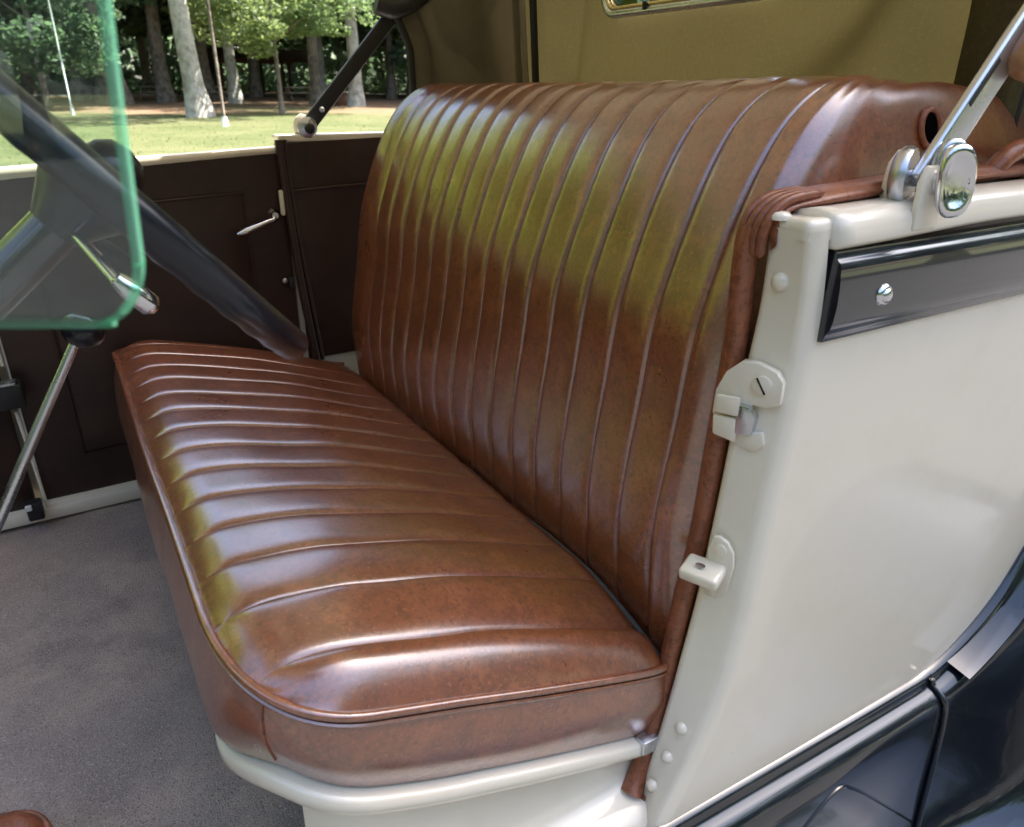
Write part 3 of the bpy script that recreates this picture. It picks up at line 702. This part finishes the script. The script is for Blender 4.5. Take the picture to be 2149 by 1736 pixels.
# ---------------------------------------------------------------- steering wheel
WC = np.array((.041, .300, -.069)); WD = np.array((.155, 0, -.182)); WD /= np.linalg.norm(WD); WN = np.array((-WD[2], 0, WD[0])); WY = np.array((0, 1., 0)); RW_ = .2225
def wpt(a, r, h=0): return WC + WD * (r * math.cos(a)) + WY * (r * math.sin(a)) + WN * h
wheel = empty('steering_wheel', (0, 0, 0), car)
V = []; NA, NB = 288, 16
for i in range(NA):
    a = 2 * math.pi * i / NA; grip = .5 + .5 * math.cos(a * 40)
    for k in range(NB):
        b = 2 * math.pi * k / NB; rr_ = .0142
        hh = rr_ * math.sin(b); 
        if math.sin(b) < 0: hh *= 1.0 + .08 * grip
        V.append(wpt(a, RW_ - .0142 + rr_ * math.cos(b) * .92, hh))
M('rim', V, gridfaces(NA, NB, True, True), 'wheel_black', wheel)
for a in (0.0, math.pi / 2, math.pi, 3 * math.pi / 2):
    a += math.radians(45)
    tube('spoke', [wpt(a, .03, -.012), wpt(a, .08, -.011), wpt(a, .15, -.004), wpt(a, RW_ - .014, 0)], [.013, .011, .0095, .011], 'wheel_black', wheel, n=10)
lathe('hub', [(.020, -.06), (.034, -.035), (.044, -.018), (.044, -.004), (.036, .004), (.0005, .006)], WC, WN, 'wheel_black', wheel)
lathe('horn_button', [(.027, .004), (.027, .012), (.024, .022), (.016, .031), (.0005, .035)], WC, WN, 'wheel_black', wheel)
colm = tube('steering_column', [WC - WN * .03, WC - WN * .5, WC - WN * 1.0], .021, 'black_paint', car, n=16)
for (dy, h, L) in ((-.05, .050, .115), (.05, .052, .115)):
    a0 = WC - WN * h; tip = a0 + WY * dy * 1.9 + WD * .055
    lv = tube('control_lever', catmull([a0, a0 + WY * dy * .8 + WD * .02, tip - WN * .004], 6), .0045, 'chrome', colm, n=8)
    tube('grip', [tip - WD * .012, tip, tip + WD * .020, tip + WD * .026], [.006, .0095, .010, .004], 'black_rubber' if dy > 0 else 'chrome', lv, n=12)

# ---------------------------------------------------------------- gear lever
gl = tube('gear_lever', catmull([(-.012, .62, -.296), (-.075, .62, -.40), (-.142, .62, -.512), (-.24, .62, -.67), (-.34, .62, -.86)], 6), list(np.linspace(.0062, .0095, 25)), 'nickel', car, n=12)
lathe('knob', [(.010, -.012), (.016, -.009), (.024, -.001), (.0265, .008), (.025, .017), (.019, .024), (.0005, .027)], (-.004, .62, -.288), (.52, 0, .85), 'wheel_black', gl)

# ---------------------------------------------------------------- wind wing (plate glass at the windscreen post)
Hf = np.array((math.sin(math.radians(31)), math.cos(math.radians(31)), 0)); Hr = np.array((Hf[1], -Hf[0], 0))
WO = np.array((.0235, -.1372, -.0545))         # where the straight rear edge ends
wing = empty('wind_wing', (0, 0, 0), car)
out = []
for k in range(11):
    a = math.radians(-90 + 90 * k / 10); out.append((-.0235 + .0235 * math.cos(a), -.028 * -math.sin(a) if False else .028 * math.sin(a)))
# outline in the pane's plane: u towards the tail, v up
outl = [(-.26, -.0285), (-.14, -.0285)] + out[:] + [(.0036, .055), (.0070, .10), (.013, .20), (.017, .30), (-.02, .335), (-.26, .335)]
nO = len(outl); th = .0068
V = []; F = []
for (u, v) in outl:
    for h in (-.5, .5): V.append(WO + Hr * u + np.array((0, 0, v)) + Hf * th * h)
M('pane', [V[2 * k] for k in range(nO)] + [V[2 * k + 1] for k in range(nO)], [tuple(range(nO)), tuple(range(2 * nO - 1, nO - 1, -1))], 'wing_glass', wing, smooth=False)
# ground, rounded glass edge
oc = np.array(outl); tn_ = np.gradient(oc, axis=0); tn_ /= np.linalg.norm(tn_, axis=1)[:, None]; no_ = np.stack([tn_[:, 1], -tn_[:, 0]], 1)
P = []
sel = catmull([(u, v, no_[k, 0], no_[k, 1]) for k, (u, v) in enumerate(outl[:17])], 4)
for (u, v, a_, b_) in sel:
    row = []
    for t in np.linspace(-1, 1, 9):
        bulge = .0026 * math.sqrt(max(0, 1 - t * t)) - .0004
        row.append(WO + Hr * (u + a_ * bulge) + np.array((0, 0, v + b_ * bulge)) + Hf * th * .5 * t)
    P.append(row)
grid('glass_edge', P, 'glass_edge', wing)
post = tube('bracket_post', [WO + Hr * -.262 + np.array((0, 0, -.12)), WO + Hr * -.262 + np.array((0, 0, .38))], .012, 'nickel', wing, n=12)

# ---------------------------------------------------------------- running gear side: apron, fender, wheel
fx = catmull([(.30, -.833), (.48, -.832), (.75, -.843), (.95, -.850), (1.04, -.848), (1.127, -.815), (1.20, -.762), (1.25, -.690), (1.30, -.60), (1.38, -.515), (1.50, -.455), (1.68, -.44), (1.9, -.50)], 8)
def fy(x): return .10 * max(0, x - 1.15) ** 2
apr = [(.004, .004), (-.005, .003), (-.0085, -.003), (-.010, -.010), (-.014, -.0135), (-.021, -.0160), (-.029, -.021), (-.036, -.031), (-.040, -.046), (-.0425, -.075), (-.044, -.12), (-.046, -.20), (-.049, -.30), (-.056, -.33), (-.075, -.345), (-.12, -.35), (-.30, -.35), (-.315, -.356), (-.318, -.39)]
P = [[(x, yy + fy(x), z + dz) for (yy, dz) in apr] for x, z in fx if x <= 1.065]
apron = grid('splash_apron', P, 'black_paint', car, flip=True)
tube('swage', catmull([(.62, -.0445, -1.02), (.70, -.0435, -.95), (.775, -.042, -.905), (.82, -.0425, -.925), (.92, -.0445, -1.02), (1.03, -.047, -1.13)], 6), .0026, 'black_paint', apron, n=6)
P = []
for x, z in fx:
    if x < 1.04: continue
    u = sstep(1.04, 1.30, x)
    P.append([(x, yy * (1 + .3 * u) + fy(x) * .6 - .001 - .05 * u * sstep(-.05, -.30, dz), z + dz * (1 + .1 * u)) for (yy, dz) in apr])
fender = grid('rear_fender', P, 'black_paint', car, flip=True)
tube('bead', [tuple(np.array(q) + np.array((-.004, -.003, .001))) for q in P[0][2:15]], .0048, 'black_paint', fender, n=8)
tube('crease', catmull([(1.06, -.052, -1.17), (1.14, -.056, -1.135), (1.24, -.062, -1.075), (1.40, -.075, -1.0)], 6), .0045, 'black_paint', fender, n=8)
P2 = []
for x, z in fx:
    if not 1.058 < x < 1.45: continue
    P2.append([(x + .016, -.006 + fy(x), z + .000), (x + .016, -.0065 + fy(x), z + .006), (x + .020, -.044 + fy(x), z - .004), (x + .020, -.044 + fy(x), z - .010)])
strip_ = grid('welt_strip', P2, 'black_paint', fender, flip=True, sharp=30)
# tail deck behind the seat, out of sight but casting shade
P = []
for x in np.linspace(1.06, 1.75, 16):
    P.append([(x, y, -.105 - .25 * max(0, x - 1.15) ** 2 * 1.2 + .03 * math.sin(math.pi * (y - .0) / 1.28)) for y in np.linspace(.03 + fy(x), 1.30, 20)])
grid('tail_deck', P, 'cream_paint', car, flip=False)

# small leather case on the carpet
pad = []
for a in np.linspace(0, math.pi * 2, 40, endpoint=False):
    pad.append((math.copysign(abs(math.cos(a)) ** .6, math.cos(a)), math.copysign(abs(math.sin(a)) ** .6, math.sin(a))))
pc = np.array((-.247, .300, -.79)); case_z = H - .86
case = empty('leather_case', (pc[0], pc[1], case_z)); tag(case, 'small rounded brown leather case with piped lid on the grey carpet', 'case')
OFF = np.array((0, 0, H)) - np.array((pc[0], pc[1], case_z))
def case_part(name, rows):
    V = [pc + np.array((.10 * f * u, .085 * f * v, h + .003 * nz((u * 2, v * 2, f)))) for (f, h) in rows for (u, v) in pad]
    return M(name, V, gridfaces(len(rows), 40, closev=True), 'leather_trim', case)
lid = case_part('lid', [(.0005, .030), (.5, .031), (.8, .029), (.92, .022), (.985, .010), (1, .001)])
case_part('body', [(1, .001), (1, -.010), (.99, -.03), (.97, -.067), (.9, -.069), (.001, -.069)])
tube('welt', [pc + np.array((.098 * u, .083 * v, .012)) for u, v in pad], .004, 'leather_trim', lid, n=8, closed=True)
tube('welt', [pc + np.array((.101 * u, .086 * v, -.004)) for u, v in pad], .003, 'leather_trim', lid, n=8, closed=True)
OFF = np.array((0., 0., 0.))

# ================================================================== PARK BEHIND: trees, posts, tables
def leaf_cloud(n, rx, ry, rz, seed, size, clumps=26, low=-1.):
    rg = np.random.RandomState(seed); V = []; F = []
    C = []
    while len(C) < clumps:
        p = rg.uniform(-1, 1, 3)
        if p @ p < 1 and p[2] > low: C.append(p)
    C = np.array(C); R = rg.uniform(.22, .42, clumps)
    for i in range(n):
        c = rg.randint(clumps); d = rg.normal(size=3); d /= np.linalg.norm(d); p = C[c] + d * R[c] * rg.uniform(.35, 1) ** .5 * np.array((1, 1, .7))
        p = p * np.array((rx, ry, rz)); s = size * rg.uniform(.6, 1.3)
        a = rg.normal(size=3); a /= np.linalg.norm(a); b = np.cross(a, rg.normal(size=3)); b /= np.linalg.norm(b)
        a[2] *= .6; k = len(V)
        V += [p - a * s, p + b * s * .55, p + a * s, p - b * s * .55]; F.append((k, k + 1, k + 2, k + 3))
    return V, F
CROWN = {}
def crown_mesh(kind, seed, rx, ry, rz, n, size, low=-1.):
    key = (kind, seed, rx, ry, rz, n)
    if key not in CROWN:
        V, F = leaf_cloud(n, rx, ry, rz, seed, size, low=low)
        me = bpy.data.meshes.new('crown'); me.from_pydata([tuple(v) for v in V], [], F); me.materials.append(MATS['leaf_%d' % kind]); CROWN[key] = me
    return CROWN[key]
def tree(x, y, r, h, crown, name, label, bark='bark', lean=(0, 0), group=None, limbs=5, seed=0):
    rg = np.random.RandomState(seed + 11); t = empty(name, (x, y, gz(x, y) - .03)); tag(t, label, 'tree', group)
    zz = np.linspace(0, h, 14); path = [(lean[0] * z + .10 * r * math.sin(z * .9 + seed), lean[1] * z, z) for z in zz]
    rad = [r * (1 + .5 * math.exp(-z / (.5 * r + .15))) * (1 - .62 * z / h) for z in zz]
    V, F = tube_geo(path, rad, 14)
    for k in range(limbs):
        z = h * rg.uniform(.38, .9); a = rg.uniform(0, 6.28); L = h * rg.uniform(.2, .38); p0 = np.array((lean[0] * z, lean[1] * z, z))
        p1 = p0 + np.array((math.cos(a), math.sin(a), .55)) * L * .5; p2 = p1 + np.array((math.cos(a + .3), math.sin(a + .3), .7)) * L * .5
        v2, f2 = tube_geo(catmull([p0, p1, p2], 3), np.linspace(r * .38, r * .08, 7), 7); o_ = len(V); V = list(V) + list(v2); F = list(F) + [tuple(q + o_ for q in f) for f in f2]
    M('trunk', V, F, bark, t)
    for (kind, sd_, dx, dy, z, rx, ry, rz, n, size) in crown:
        me = crown_mesh(kind, sd_, rx, ry, rz, n, size); c = bpy.data.objects.new('crown', me); COL.objects.link(c); c.parent = t; c.location = (dx, dy, z); c.rotation_euler = (0, 0, rg.uniform(0, 6.28))
    return t

def at(az_px, dist):          # bearing helper: bearing from the car's beam towards the tail, in degrees
    a = math.radians(az_px); return dist * math.sin(a), dist * math.cos(a)
# the trees one can tell apart over the far door
x, y = at(9.9, 31); tree(x, y, .36, 15, [(0, 1, 0, 0, 11.5, 5, 5, 4, 4200, .26)], 'park_tree', 'pale grey leaning trunk nearest the car, seen between glass pane and iron arm', 'pale_bark', lean=(-.05, 0), seed=3)
x, y = at(4.9, 44); tree(x, y, .62, 17, [(1, 2, 0, 0, 12, 6, 6, 4.5, 4200, .3)], 'park_tree', 'broad brownish trunk seen through the glass pane beside its green edge', 'bark', lean=(-.06, 0), seed=5)
x, y = at(3.0, 50); tree(x, y, .50, 17, [(3, 3, 0, 0, 11, 6, 6, 4.5, 4200, .3)], 'park_tree', 'dark upright trunk seen through the middle of the glass pane', 'bark', lean=(-.02, 0), seed=6)
x, y = at(15.2, 33); tree(x, y, .10, 5.5, [(4, 4, 0, 0, 4.4, 3.6, 3.2, 2.3, 9000, .115), (0, 5, 2.0, 1, 3.9, 2.6, 2.6, 1.4, 4500, .11)], 'young_maple', 'small bright green leafy tree with low spreading crown right of the pale trunk', 'bark', seed=7)
x, y = at(12.2, 46); tree(x, y, .30, 13, [(4, 6, 0, 0, 7, 4.2, 4.2, 3, 4200, .22)], 'park_tree', 'slim grey trunk rising just right of the pale leaning trunk', 'pale_bark', seed=8)
x, y = at(7.9, 47); tree(x, y, .36, 15, [(1, 7, 0, 0, 7.5, 4.6, 4.6, 3.6, 4200, .25)], 'park_tree', 'dark trunk between the glass edge and the pale leaning trunk', 'bark', seed=9)
x, y = at(17.6, 44); tree(x, y, .30, 14, [(1, 8, 0, 0, 8.5, 4.6, 4.6, 3.6, 4200, .25)], 'park_tree', 'dark trunk close left of the black iron arm', 'bark', seed=10)
x, y = at(20.3, 42); tree(x, y, .34, 15, [(3, 9, 0, 0, 8.5, 4.6, 4.6, 3.6, 4200, .25)], 'park_tree', 'grey trunk framed between black iron arm and canvas edge', 'pale_bark', seed=12)
x, y = at(1.0, 40); tree(x, y, .16, 7, [(1, 13, 0, 0, 3.6, 3.0, 3.0, 2.4, 4200, .17)], 'young_tree', 'bluish green young tree at the far left behind the glass pane', 'bark', seed=13)
# the wood further back: each trunk a tree of its own
rg = random.Random(5); k = 0
def wood_label(row, kind, u):
    b = u < .7; return ('%s trunked tree with %s leaves in the %s of the wood behind the lawn' % ('dark' if b else 'pale', ('mid green', 'cool green', 'yellow', 'deep green', 'light green')[kind], ('front', 'middle', 'depth')[row]), 'bark' if b else 'pale_bark')
for row, (d0, n_, step) in enumerate(((54, 26, 3.6), (66, 26, 3.6), (82, 28, 3.4))):
    for i in range(n_):
        a = -36 + i * step + rg.uniform(-1.2, 1.2); d = d0 + rg.uniform(-4, 5); x, y = at(a, d); kind = rg.choice((0, 1, 1, 3, 0, 4))
        kd = rg.randrange(3)
        tree(x, y, rg.uniform(.22, .48), rg.uniform(14, 19), [(kind, 20 + kd, 0, 0, rg.uniform(6.0, 8.5), 5.4, 5.4, 4.4, 5200, .27), ((0, 4, 1, 1, 0)[kind], 24 + kd, 0, 0, rg.uniform(12.5, 15), 6.5, 6.5, 4.5, 2600, .42)],
             'wood_tree', *wood_label(row, kind, rg.random()), group='trees of the wood', limbs=3, seed=40 + k); k += 1
for i in range(22):  # unseen trees added for the seat back's reflection, leaves brightened for it
    a = -80 + i * 2.9 + rg.uniform(-1, 1); d = rg.uniform(25, 33); x, y = at(a, d)
    tree(x, y, rg.uniform(.25, .4), rg.uniform(15, 18), [(2, 20 + i % 3, 0, 0, rg.uniform(4.6, 5.4), 4.4, 4.4, 4.2, 3600, .28), (2, 30 + i % 2, 0, 0, rg.uniform(10, 11.5), 4.6, 4.6, 4.2, 3200, .30), (2, 33 + i % 2, 0, 0, rg.uniform(16, 17.5), 4.2, 4.2, 3.8, 2400, .32)],
         'mirror_tree', 'unseen yellow green tree added forward of the car to be mirrored in the seat back', 'bark', group='unseen reflection trees forward of the car', limbs=3, seed=200 + i)
for i in range(24):  # unseen trees added to block low sky and darken reflections
    a = 66 + i * 9.2 + rg.uniform(-2, 2); d = rg.uniform(21, 29); x, y = at(a, d)
    tree(x, y, rg.uniform(.25, .45), rg.uniform(13, 16), [((1, 3, 0)[i % 3], 20 + i % 3, 0, 0, rg.uniform(4.4, 5.2), 4.4, 4.4, 4.2, 3000, .30), ((3, 0, 1)[i % 3], 30 + i % 2, 0, 0, rg.uniform(9.5, 11), 4.6, 4.6, 4.2, 2600, .32)],
         'sky_screen_tree', 'unseen leafy tree added around the drive to block low sky', 'bark', group='unseen sky-blocking trees around the drive', limbs=3, seed=300 + i)
# low undergrowth that closes the wood
V = []; F = []
rgn = np.random.RandomState(3)
for i in range(22000):
    a = math.radians(rgn.uniform(-42, 62)); d = rgn.uniform(70, 100); p = np.array((d * math.sin(a), d * math.cos(a), 0)); p[2] = gz(p[0], p[1]) + 5.5 * rgn.uniform(0, 1) ** 1.6
    s = rgn.uniform(.3, .7); q = rgn.normal(size=3); q /= np.linalg.norm(q); b = np.cross(q, rgn.normal(size=3)); b /= np.linalg.norm(b); n0 = len(V)
    V += [p - q * s, p + b * s * .6, p + q * s, p - b * s * .6]; F.append((n0, n0 + 1, n0 + 2, n0 + 3))
tag(M('undergrowth', V, F, 'leaf_1', smooth=False), 'dark undergrowth closing the wood behind the trunks', 'undergrowth', kind='stuff')
# turf tufts that break up the sheet of lawn
V = []; F = []
for i in range(7000):
    a = math.radians(rgn.uniform(-30, 28)); d = 14 + 30 * rgn.uniform(0, 1) ** 1.3; x, y = d * math.sin(a), d * math.cos(a); z = gz(x, y); b = rgn.uniform(0, 6.28); s = rgn.uniform(.006, .014); hh = rgn.uniform(.02, .045); n0 = len(V)
    V += [(x - s * math.cos(b), y - s * math.sin(b), z - .01), (x + s * math.cos(b), y + s * math.sin(b), z - .01), (x + rgn.uniform(-.04, .04), y + rgn.uniform(-.04, .04), z + hh)]; F.append((n0, n0 + 1, n0 + 2))
tag(M('grass', V, F, 'lawn', smooth=False), 'short mown grass of the park lawn', 'grass', kind='stuff')
# pale lane between lawn and wood
P = []
for x in np.linspace(-90, 90, 60): P.append([(x, yy + .03 * x, gz(x, yy + .03 * x) + .03) for yy in np.linspace(60, 65, 4)])
tag(grid('lane', P, 'road_tar', flip=True), kind='structure')
# thin poles and small park furniture
def post(x, y, r, h, m, name, label, cat):
    t = empty(name, (x, y, gz(x, y) - .02)); tag(t, label, cat)
    V, F = tube_geo([(0, 0, 0), (0, 0, h * .5), (0, 0, h)], [r, r * .95, r * .8], 10); M('shaft', V, F, m, t); V, F = tube_geo([(0, 0, 0), (0, 0, .25), (0, 0, .3)], [r * 2.2, r * 2, r * 1.1], 10); M('base', V, F, 'white_enamel', t)
x, y = at(11.4, 25.5); post(x, y, .045, 6.0, 'bark', 'park_pole', 'thin grey pole with white foot on the lawn right of the pale trunk', 'pole')
x, y = at(2.3, 34); post(x, y, .03, 7, 'white_enamel', 'flag_pole', 'thin white pole standing on the lawn behind the glass pane', 'pole')
def bench_table(x, y, rz, label):
    t = empty('picnic_table', (x, y, gz(x, y))); t.rotation_euler = (0, 0, rz); tag(t, label, 'table')
    for k in range(4): box('plank', (0, -.33 + .22 * k, .74), (1.9, .20, .04), 'picnic_wood', t, bev=.005)
    for s in (-1, 1):
        box('bench_plank', (0, s * .75, .44), (1.9, .26, .04), 'picnic_wood', t, bev=.005)
        for u in (-1, 1): bar('leg', (u * .7, s * .15, .72), (u * .7, s * .62, 0), .09, .04, (1, 0, 0), 'picnic_wood', t, bev=.003)
        bar('brace', (s * .7, -.85, .40), (s * .7, .85, .40), .09, .04, (1, 0, 0), 'picnic_wood', t, bev=.003)
for (az, d, rz, lb) in ((4.0, 51, .3, 'weathered picnic table seen through the glass under the trees'), (7.2, 53, -.2, 'weathered picnic table just right of the green glass edge'), (10.6, 52, .2, 'weathered picnic table right of the pale leaning trunk'), (16.4, 51, .1, 'weathered picnic table left of the black iron arm')):
    x, y = at(az, d); bench_table(x, y, rz, lb)
def bin_(x, y):
    t = empty('stone_marker', (x, y, gz(x, y))); tag(t, 'small brownish square stone block at the lawn edge beside the iron arm', 'stone block')
    box('block', (0, 0, .30), (.55, .55, .62), 'brown_paint', t, bev=.03); box('cap', (0, 0, .64), (.66, .66, .08), 'picnic_wood', t, bev=.02)
x, y = at(19.2, 43); bin_(x, y)
def shelter(x, y, rz):
    t = empty('park_shelter', (x, y, gz(x, y))); t.rotation_euler = (0, 0, rz); tag(t, 'low dark roofed shelter on posts at the back of the wood', 'shelter')
    for u in (-3.6, -1.2, 1.2, 3.6):
        for v in (-1.8, 1.8): box('post', (u, v, 1.2), (.2, .2, 2.4), 'brown_paint', t, bev=.02)
    for s in (-1, 1): box('roof', (0, s * 1.2, 2.75), (8.6, 2.8, .12), 'brown_paint', t, rot=Matrix.Rotation(math.radians(-s * 18), 3, 'X'), bev=.02)
x, y = at(13.8, 66); shelter(x, y, .2)
